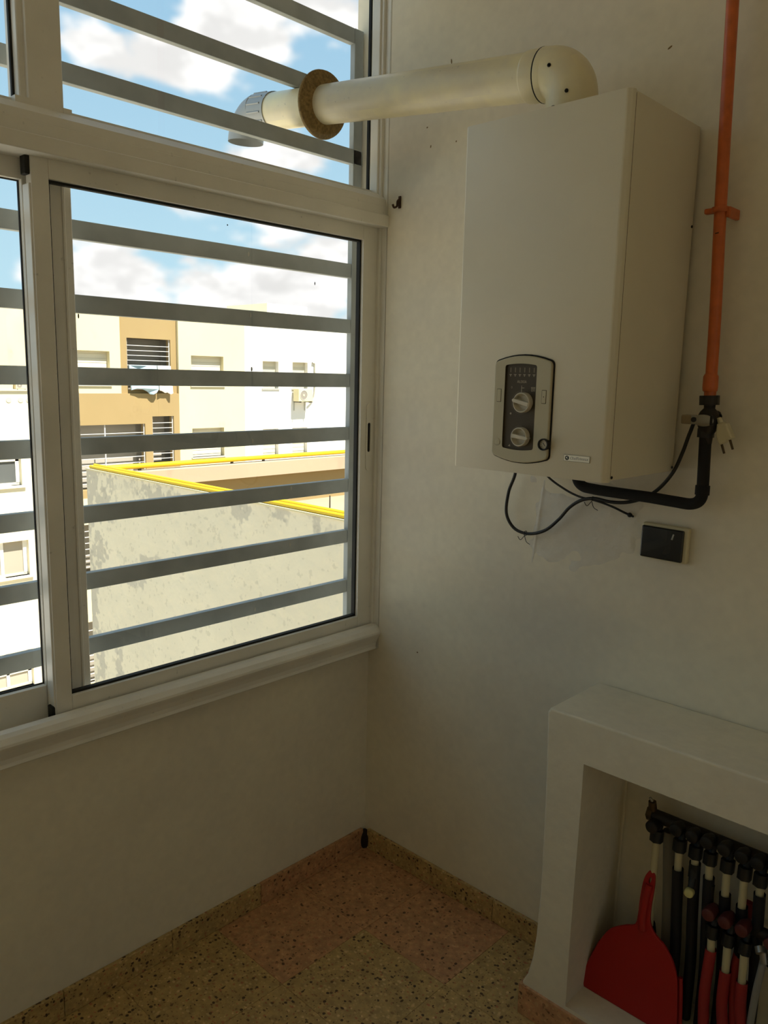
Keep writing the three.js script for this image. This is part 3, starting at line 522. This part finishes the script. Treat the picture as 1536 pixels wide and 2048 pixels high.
// manifolds and heating pipes inside it
{
  const up = thing('return_manifold', 'dark heating manifold along the top of the cabinet with black caps', 'manifold', [1.01, 0.560, 0.06]);
  const X = (x) => x - 1.01;
  add('manifold_bar', cyl([X(1.012), 0, 0], [X(1.52), 0, 0], 0.015, 0.015, 20), M.darkMetal, up);
  const air = add('air_vent', [cyl([X(1.014), 0.0, 0], [X(1.012), 0.034, 0.004], 0.011, 0.009, 14), hexNut([X(1.003), 0.002, 0], [X(1.016), 0.002, 0], 0.018)], M.brass, up);
  add('vent_screw', cyl([X(1.012), 0.034, 0.004], [X(1.006), 0.042, 0.006], 0.004, 0.003, 8), M.steel, air);
  const xs = [1.036, 1.091, 1.128, 1.161, 1.199, 1.236, 1.269, 1.306, 1.343, 1.380];
  xs.forEach((x, i) => {
    add('valve_cap', lathe([[0.0001, 0.036], [0.0125, 0.035], [0.0150, 0.031], [0.0150, 0.012], [0.011, 0.0]], [X(x) + (i ? -0.006 : -0.008), i ? 0.004 : -0.012, 0.004], [X(x), i ? 0.03 : -0.04, 1], 18), M.capBlack, up);
    add('outlet_nut', [cyl([X(x), -0.012, 0.006], [X(x), -0.026, 0.014], 0.0085, 0.0085, 12), hexNut([X(x), -0.022, 0.018], [X(x), -0.05, 0.020], 0.0155)], M.capBlack, up);
  });
  const y1s = [0.30, 0.468, 0.500, 0.480, 0.457, 0.447, 0.493, 0.46, 0.47, 0.45];
  const where = ['hanging behind the dustpan handle', 'second along the cabinet from its open left end', 'beside the yellow plastic cap', 'just past the yellow plastic cap', 'above the leftmost red valve cap', 'above the middle red valve cap', 'at the edge of view by the silver valve', 'further along the manifold'];
  xs.slice(0, 7).forEach((x, i) => {
    const p = thing('heating_pipe', i ? `cream pipe in a black sleeve, ${where[i]}` : 'bare cream heating pipe hanging behind the dustpan handle', 'heating pipe', [x, 0.512, 0.08], 'black sleeved return pipes');
    add('inner_pipe', cyl([0, 0.002, 0], [0.002, y1s[i] - 0.522, 0.002], 0.0085, 0.0085, 14), M.pex, p);
    if (i) add('sleeve', tube([[0.002, y1s[i] - 0.512, 0.002], [0.004, -0.15, -0.006], [0.006, -0.27, -0.016], [0.004, -0.42, -0.02]], 0.0125, 24, 12), M.blackSleeve, p);
    else add('sleeve', tube([[0.002, y1s[i] - 0.512, 0.002], [0.004, -0.24, -0.004], [0.004, -0.42, -0.01]], 0.0125, 24, 12), M.blackSleeve, p);
  });
  const pipe = thing('waste_pipe', 'grey plastic pipe standing behind the red dustpan', 'pipe', [1.065, 0.0875, 0.035]);
  add('pipe_length', [tube([[0.002, 0, 0], [0.0, 0.2, 0], [-0.016, 0.435, 0]], 0.0165, 16, 18), lathe([[0.0165, 0], [0.019, 0.001], [0.019, 0.03], [0.0165, 0.031]], [0.002, 0.001, 0], [0.002, 1, 0], 18)], M.greyPipe, pipe);
  const lo = thing('supply_manifold', 'lower heating manifold with round dark red valve caps', 'manifold', [1.17, 0.405, 0.075]);
  const Z = (x) => x - 1.17;
  add('manifold_bar', cyl([Z(1.172), -0.005, 0], [Z(1.52), -0.005, 0], 0.014, 0.014, 20), M.darkMetal, lo);
  const end = add('end_vent', [cyl([Z(1.176), -0.005, 0], [Z(1.160), -0.005, 0], 0.013, 0.013, 14)], M.steel, lo);
  add('vent_stem', cyl([Z(1.168), 0.0, 0.004], [Z(1.172), 0.06, 0.008], 0.0075, 0.006, 12), M.darkMetal, end);
  add('steel_fitting', [cyl([Z(1.292), -0.02, 0.02], [Z(1.302), -0.05, 0.03], 0.009, 0.008, 12), hexNut([Z(1.288), -0.022, 0.022], [Z(1.294), -0.030, 0.03], 0.013)], M.steel, lo);
  const lx = [1.187, 1.222, 1.258, 1.318, 1.353];
  lx.forEach((x) => {
    add('valve_cap', lathe([[0.0001, 0.045], [0.012, 0.044], [0.0145, 0.040], [0.0145, 0.016], [0.011, 0.0]], [Z(x) - 0.006, 0.006, 0.002], [Z(x), 0.05, 1], 20), M.capRed, lo);
    add('outlet_nut', [cyl([Z(x), -0.012, 0.006], [Z(x), -0.03, 0.016], 0.008, 0.008, 12), hexNut([Z(x), -0.026, 0.020], [Z(x), -0.054, 0.024], 0.0135)], M.capBlack, lo);
  });
  const ly = [0.325, 0.292, 0.286, 0.30, 0.29], lw = ['nearest the dustpan', 'in the middle of three', 'furthest from the dustpan in view', 'behind the grey fitting', 'last on the lower manifold'];
  lx.slice(0, 3).forEach((x, i) => {
    const p = thing('heating_pipe', `cream pipe in a red sleeve on the lower manifold, ${lw[i]}`, 'heating pipe', [x, 0.351, 0.098], 'red sleeved supply pipes');
    add('inner_pipe', cyl([0, 0.002, 0], [0.002, ly[i] - 0.361, 0.002], 0.0085, 0.0085, 14), M.pex, p);
    add('sleeve', tube([[0.002, ly[i] - 0.351, 0.002], [-0.003 + i * 0.004, -0.14, 0.001], [-0.002 + i * 0.008, -0.2, -0.004], [i * 0.010, -0.2635, -0.012]], 0.0122, 24, 12), M.redSleeve, p);
  });
  const p2 = thing('heating_pipe', 'loose red sleeve running down between the supply pipes', 'heating pipe', [1.240, 0.275, 0.082]);
  add('sleeve', tube([[0, 0.165, -0.035], [0, 0.08, -0.02], [-0.002, 0.0, 0], [0.006, -0.1, 0.0], [0.010, -0.187, -0.006]], 0.0118, 24, 12), M.redSleeve, p2);
  const gp = thing('waste_pipe', 'thin grey tube hanging beside the red pipes', 'pipe', [1.297, 0.3705, 0.10]);
  add('pipe_length', tube([[0.002, 0.0, 0], [0, -0.03, 0.004], [-0.006, -0.09, 0.004], [-0.012, -0.2, 0.0], [-0.014, -0.283, -0.01]], 0.0075, 24, 12), M.greyPipe, gp);
  const yc = thing('drain_cap', 'round yellow plastic cap among the black sleeves in the cabinet', 'cap', [1.133, 0.440, 0.107]);
  add('cap_top', [lathe([[0.0001, 0.012], [0.008, 0.011], [0.0105, 0.008], [0.0105, -0.004], [0.006, -0.006]], [0, 0, 0], [0.15, 0.1, 1], 20)], M.capYellow, yc);
  add('cap_stem', [cyl([0, 0, -0.002], [-0.003, 0.03, -0.022], 0.007, 0.008, 12), hexNut([-0.002, 0.026, -0.02], [-0.004, 0.05, -0.026], 0.012)], M.capBlack, yc);
}
// dustpan standing on its mouth
{
  const d = thing('dustpan', 'red plastic dustpan standing upright in the heating cabinet', 'dustpan', [1.03, 0.0885, 0.135]);
  const pts = [[0.912, 0.094], [0.9055, 0.117], [0.911, 0.152], [0.923, 0.19], [0.942, 0.239], [0.96, 0.266], [0.99, 0.288], [1.014, 0.303], [1.0175, 0.334], [1.0165, 0.369], [1.0185, 0.411], [1.026, 0.434], [1.034, 0.441], [1.043, 0.436], [1.0465, 0.405], [1.046, 0.363], [1.049, 0.325], [1.064, 0.303], [1.091, 0.287], [1.115, 0.26], [1.129, 0.226], [1.138, 0.17], [1.144, 0.118], [1.143, 0.094]];
  const lean = (g) => { const p = g.attributes.position; for (let i = 0; i < p.count; i++) p.setZ(i, p.getZ(i) - 0.16 * p.getY(i) + 0.004); g.computeVertexNormals(); return g; };
  const curve = new THREE.SplineCurve(pts.map((p) => new THREE.Vector2(p[0] - 1.03, p[1] - 0.0935)));
  const outline = curve.getPoints(110).map((p) => new THREE.Vector2(p.x, Math.max(0, p.y)));
  const s = new THREE.Shape(outline); s.lineTo(outline[0].x, outline[0].y);
  const hole = new THREE.Path(); hole.absellipse(0.0045, 0.325, 0.0045, 0.010, 0, Math.PI * 2, true, -0.15); s.holes.push(hole);
  add('pan', lean(new THREE.ExtrudeGeometry(s, { depth: 0.003, bevelEnabled: true, bevelThickness: 0.002, bevelSize: 0.002, bevelOffset: -0.002, bevelSegments: 3, curveSegments: 16 })), M.red, d);
  // raised rim on its back
  const rimPts = outline.filter((p, i) => p.y < 0.13 && i % 2 === 0 && p.y > 0.0);
  const L2 = rimPts.filter((p) => p.x < -0.02), R2 = rimPts.filter((p) => p.x > 0.0);
  for (const q of [L2, R2]) { const w = []; q.forEach((p) => w.push([p.x * 0.985, p.y, -0.012 - 0.16 * p.y])); if (w.length > 3) { const g = tube(w, 0.006, 40, 8); add('rim', g, M.red, d); } }
  const grip = [[0.004, 0.205], [0.0, 0.24], [0.0005, 0.28], [0.0045, 0.315]].map(([x, y]) => [x, y, 0.0075 - 0.16 * y]);
  add('handle', tube(grip, 0.010, 30, 14).scale(1, 1, 1), M.red, d);
}

// ------------------------------------------------------------------ outdoors: low wing of the neighbouring roof
const ROOF = 0.05;
{
  const w = thing('low_wing', 'weathered cream wall and flat roof of the lower wing outside', 'building', [-10.1, 0, -3.96]);
  const X = (x) => x + 10.1, Zz = (z) => z + 3.96;
  const near = add('parapet', B(-10.1, -0.35, -10, ROOF, -4.16, -3.96), M.weathered, scene); near.parent.remove(near); names.set('parapet', 0); near.name = 'parapet'; near.position.set(10.1, 0, 3.96); w.add(near);
  add('parapet_coping', R(0, X(-0.35), ROOF - 0.004, ROOF + 0.02, Zz(-4.19), Zz(-3.945), 0.006), M.cream, w);
  add('parapet', B(0, 0.30, -0.265, -0.02, Zz(-26), Zz(-4.16)), M.parapet, w);
  add('parapet_base', B(-0.02, 0.06, -10, -0.26, Zz(-26), Zz(-4.16)), M.ochre, w);
  add('roof_deck', B(0.05, X(-0.35), -1.05, -0.85, Zz(-26), Zz(-4.16)), M.deck, w);
}
{
  const G = 'yellow gas pipes on the roof parapet';
  const spec = [['yellow gas pipe along the near parapet, on its outer edge', -3.985, 0.095], ['yellow gas pipe along the near parapet, middle of three', -4.05, 0.112], ['yellow gas pipe along the near parapet, furthest onto the roof', -4.118, 0.095]];
  for (const [label, z, y] of spec) {
    const p = thing('yellow_gas_pipe', label, 'gas pipe', [-10.0, ROOF + 0.02, z], G);
    add('pipe_length', cyl([0.0, y - 0.07, 0], [9.6, y - 0.07, 0], 0.027, 0.027, 14), M.yellow, p);
    for (const x of [0.55, 3.0, 5.6, 8.2]) add('bracket', B(x - 0.015, x + 0.015, -0.001, y - 0.09, -0.02, 0.02), M.darkMetal, p);
  }
  const f = thing('yellow_gas_pipe', 'yellow gas pipe running along the far roof parapet', 'gas pipe', [-9.98, ROOF - 0.02, -4.2], G);
  add('pipe_length', cyl([0, 0.025, 0.2], [0, 0.0, -20], 0.042, 0.042, 14), M.yellow, f);
  for (const z of [-0.6, -2.4, -3.1, -6, -9, -12]) add('bracket', B(-0.02, 0.02, -0.07, 0.0, z - 0.02, z + 0.02), M.darkMetal, f);
  const rod = thing('roof_rod', 'thin dark rod sticking up beside the yellow pipes', 'rod', [-4.75, ROOF, -4.175]);
  add('rod_length', cyl([0, -0.01, 0], [0, 0.20, 0], 0.008, 0.006, 8), M.darkMetal, rod);
  add('rod_foot', cyl([0, -0.001, 0], [0, 0.026, 0], 0.018, 0.014, 8), M.darkMetal, rod);
}
// ------------------------------------------------------------------ outdoors: the apartment building opposite
{
  const FX = -25, b = thing('apartment_building', 'cream, white and ochre apartment building across the yard', 'building', [FX, -10, -12]);
  const lx = (x) => x - FX, ly = (y) => y + 10, lz = (z) => z + 12;
  // wall panel with openings; z0 > z1 not required
  function panel(name, z0, z1, y0, y1, front, mat, holes, depth = 0.3) {
    const s = new THREE.Shape([[-z1, y0], [-z0, y0], [-z0, y1], [-z1, y1]].map((p) => new THREE.Vector2(...p)));
    for (const [a, c, d, e] of holes) s.holes.push(new THREE.Path([[-c, d], [-c, e], [-a, e], [-a, d]].map((p) => new THREE.Vector2(...p))));
    const g = new THREE.ExtrudeGeometry(s, { depth, bevelEnabled: false }).rotateY(Math.PI / 2).translate(lx(front) - depth, 10, 12);
    return add(name, g, mat, b);
  }
  const rect = (name, mat, x0, x1, y0, y1, z0, z1, parent = b) => add(name, B(lx(x0), lx(x1), ly(y0), ly(y1), lz(z0), lz(z1)), mat, parent);
  const win1 = [-16.97, -15.50], w2 = [-19.73, -18.90], w3 = [-21.34, -20.49];
  panel('wall', -18.0, -14.95, -10, 3.58, FX, M.cream, [[...win1, 1.06, 2.19], [...win1, -1.70, -0.58], [...win1, -4.46, -3.34]]).userData.label = 'cream wall';
  panel('wall', -34, -18.0, -10, 3.66, FX, M.white, [[...w2, 0.97, 2.08], [...w3, 0.97, 2.08], [...w2, -1.82, -0.71], [...w3, -1.82, -0.71], [...w2, -4.6, -3.5], [...w3, -4.6, -3.5]]).userData.label = 'white wall';
  panel('wall', -14.95, -12.60, 0.74, 3.55, FX - 0.12, M.ochre, [[-14.69, -12.92, 0.888, 2.73]]).userData.label = 'ochre loggia front';
  panel('wall', -14.95, -9.6, -2.9, 0.76, FX, M.ochre, [[-14.70, -13.80, -1.85, -0.08], [-13.5, -10.4, -2.62, -0.34]]).userData.label = 'ochre loggia storey';
  panel('wall', -14.95, -9.6, -10, -2.9, FX, M.cream, [[-13.5, -10.4, -5.6, -3.84], [-13.5, -10.4, -9.85, -7.4]]).userData.label = 'cream lower storeys';
  panel('wall', -12.60, -9.37, 0.76, 3.53, FX, M.cream, [[-12.19, -10.4, 1.06, 2.22]]).userData.label = 'cream wall';
  panel('wall', -9.37, -8.72, 0.85, 3.52, FX - 0.15, M.render, []).userData.label = 'bare stained render';
  panel('wall', -8.72, 0, 0.85, 3.50, FX, M.cream, []).userData.label = 'cream wall';
  panel('wall', -9.6, 0, -10, 0.87, FX, M.offwhite, [[-8.95, -7.4, -2.24, -1.05], [-9.05, -7.4, -5.30, -4.1], [-9.0, -7.4, -9.2, -7.9]]).userData.label = 'pale cream lower wall';
  rect('ledge', M.sill, FX - 0.2, FX + 0.06, 0.84, 0.90, -9.6, -7);
  rect('core', M.void, FX - 8, FX - 0.9, -10, 3.45, -34, 0);
  rect('roof_slab', M.cream, FX - 8, FX - 0.3, 3.4, 3.5, -34, 0);
  rect('roof_block', M.white, FX - 5, FX - 2, 3.5, 4.62, -23.0, -20.7);
  // windows: roller shutter, side frames and sill
  const shutterWin = (z0, z1, y0, y1, sill = true) => {
    const w = rect('window', M.shutter, FX - 0.26, FX - 0.20, y0, y1, z0, z1);
    for (let k = 1; k < 7; k++) add('shutter_slat', B(lx(FX - 0.205), lx(FX - 0.190), ly(y0 + (y1 - y0) * k / 7 - 0.066), ly(y0 + (y1 - y0) * k / 7 + 0.066), lz(z0 + 0.03), lz(z1 - 0.03)), M.shutter, w);
    if (sill) add('sill', B(lx(FX - 0.2), lx(FX + 0.05), ly(y0 - 0.05), ly(y0), lz(z0 - 0.05), lz(z1 + 0.05)), M.sill, w);
  };
  shutterWin(...win1, 1.06, 2.19); shutterWin(...win1, -1.70, -0.58); shutterWin(...w2, 0.97, 2.08); shutterWin(...w3, 0.97, 2.08); shutterWin(...w2, -1.82, -0.71); shutterWin(...w3, -1.82, -0.71);
  shutterWin(...win1, -4.46, -3.34); shutterWin(...w2, -4.6, -3.5); shutterWin(...w3, -4.6, -3.5); shutterWin(-12.19, -10.4, 1.06, 2.22);
  // windows of the near side with half-lowered shutters and curtains
  for (const [z0, z1, y0, y1, cut] of [[-8.95, -7.4, -2.24, -1.05, 0.55], [-9.05, -7.4, -5.30, -4.1, 0.0], [-9.0, -7.4, -9.2, -7.9, 1]]) {
    const w = rect('window', M.shutter, FX - 0.22, FX - 0.16, y0, y0 + 0.08, z0, z1);
    rect('window_frame', M.white, FX - 0.21, FX - 0.15, y0 + 0.08, y1, z0, z0 + 0.13, w); rect('window_frame', M.white, FX - 0.21, FX - 0.15, y0 + 0.08, y1, (z0 + z1) / 2 - 0.05, (z0 + z1) / 2 + 0.05, w);
    rect('pane', cut === 0.55 ? M.windowDark : M.curtain, FX - 0.26, FX - 0.2, y0 + 0.08, y1, z0 + 0.1, z1, w);
    if (cut) rect('roller_shutter', M.shutter, FX - 0.19, FX - 0.15, y1 - (y1 - y0) * cut * 0.62, y1, z0 + 0.02, z1, w);
    rect('sill', M.white, FX - 0.2, FX + 0.08, y0 - 0.07, y0, z0 - 0.1, z1, w);
  }
  // loggias: back wall and rails
  const loggia = (z0, z1, y0, y1, n, mat, front = FX) => {
    rect('loggia_back', mat, front - 0.9, front - 0.7, y0, y1, z0, z1);
    const gr = rect('loggia_grille', M.rail, front - 0.10, front - 0.06, y0, y1, z0, z0 + 0.04);
    rect('grille_post', M.rail, front - 0.10, front - 0.06, y0, y1, z1 - 0.04, z1, gr);
    if (z1 - z0 > 2) rect('grille_post', M.rail, front - 0.10, front - 0.06, y0, y1, (z0 + z1) / 2 - 0.02, (z0 + z1) / 2 + 0.02, gr);
    for (let k = 1; k <= n; k++) { const y = y0 + (y1 - y0) * 0.86 * k / n; rect('grille_bar', M.rail, front - 0.09, front - 0.055, y - 0.011, y + 0.011, z0, z1, gr); }
  };
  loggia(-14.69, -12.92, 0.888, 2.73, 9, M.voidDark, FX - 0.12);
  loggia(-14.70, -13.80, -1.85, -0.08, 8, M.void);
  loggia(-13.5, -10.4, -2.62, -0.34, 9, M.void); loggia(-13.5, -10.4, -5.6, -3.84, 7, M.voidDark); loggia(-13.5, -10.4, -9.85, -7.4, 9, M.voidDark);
  for (const z of [-8.66, -9.04, -9.30]) add('wall_vent', cyl([lx(FX - 0.02), ly(0.55), lz(z)], [lx(FX + 0.015), ly(0.55), lz(z)], 0.085, 0.085, 16), M.sill, b);
}
{ // outdoor air-conditioning units
  const mk = (label, x, y, z, s) => {
    const a = thing('air_conditioner', label, 'air conditioner', [x, y, z], 'outdoor air-conditioner units');
    a.scale.setScalar(s);
    add('housing', R(0.0, 0.36, 0, 0.54, -0.40, 0.40, 0.02), M.cream, a);
    const gr = add('fan_guard', new THREE.TorusGeometry(0.2, 0.014, 8, 28).rotateY(Math.PI / 2).translate(0.362, 0.27, 0.12), M.sill, a);
    add('fan_opening', new THREE.CylinderGeometry(0.195, 0.195, 0.012, 28).rotateZ(Math.PI / 2).translate(0.358, 0.27, 0.12), M.voidDark, gr);
    add('fan_hub', new THREE.CylinderGeometry(0.05, 0.05, 0.02, 14).rotateZ(Math.PI / 2).translate(0.364, 0.27, 0.12), M.cream, gr);
    for (const dz of [-0.3, 0.3]) { add('bracket', B(-0.08, 0.40, -0.04, 0, dz - 0.02, dz + 0.02), M.darkMetal, a); add('bracket', B(-0.08, -0.05, -0.4, 0, dz - 0.02, dz + 0.02), M.sill, a); }
    return a;
  };
  mk('white air-conditioner unit with a round fan under the window of the white wall', -24.92, 0.43, -20.87, 1);
  mk('small air-conditioner unit on the ledge of the far stained wall', -25.10, 0.905, -9.06, 0.42);
  const p = thing('refrigerant_pipe', 'white pipe climbing the wall beside the air-conditioner unit', 'pipe', [-24.95, 0.4, -21.35]);
  add('pipe_length', tube([[0.1, 0.0, 0.05], [0.02, -0.02, -0.12], [0.0, 0.12, -0.28], [0.0, 0.5, -0.36], [0.0, 1.4, -0.36], [0.0, 1.65, -0.34], [0.0, 1.68, -0.2]], 0.035, 60, 8), M.sill, p);
  add('pipe_clip', B(-0.03, 0.05, 0.85, 0.90, -0.43, -0.30), M.sill, p);
}
{ // washing hung over the loggia rail
  const cloth = (pts, mat, name, label) => {
    const c = thing(name, label, 'laundry', [-25.03, 0.80, -13.8], 'washing on the loggia rail');
    const s = new THREE.Shape(pts.map((p) => new THREE.Vector2(...p)));
    const g = new THREE.ExtrudeGeometry(s, { depth: 0.04, bevelEnabled: true, bevelThickness: 0.02, bevelSize: 0.02, bevelSegments: 2 });
    const p = g.attributes.position; for (let i = 0; i < p.count; i++) p.setZ(i, p.getZ(i) + 0.05 * Math.sin(p.getX(i) * 9) + 0.14 * Math.max(0, 1 - p.getY(i)));
    g.computeVertexNormals(); g.rotateY(Math.PI / 2);
    const m = add('cloth', g, mat, c); return c;
  };
  cloth([[-0.84, 0.10], [-0.845, 0.5], [-0.84, 0.95], [-0.5, 0.955], [-0.15, 0.95], [0.17, 0.955], [0.18, 0.5], [0.17, 0.12], [0.08, 0.0], [-0.02, -0.06], [-0.12, -0.05], [-0.2, 0.04], [-0.34, 0.10], [-0.5, 0.15], [-0.66, 0.16]], M.blueCloth, 'blanket', 'pale blue blanket hung over the loggia rail opposite');
  cloth([[0.25, 0.09], [0.25, 0.5], [0.25, 0.955], [0.5, 0.96], [0.76, 0.95], [0.765, 0.5], [0.76, -0.02], [0.7, -0.05], [0.6, 0.02], [0.5, 0.0], [0.36, 0.07]], M.white, 'sheet', 'white sheet hung beside the blue blanket opposite');
}
struct('ground', B(-60, 12, -10.4, -10, -60, 40), M.road);

renderer.render(scene, camera);
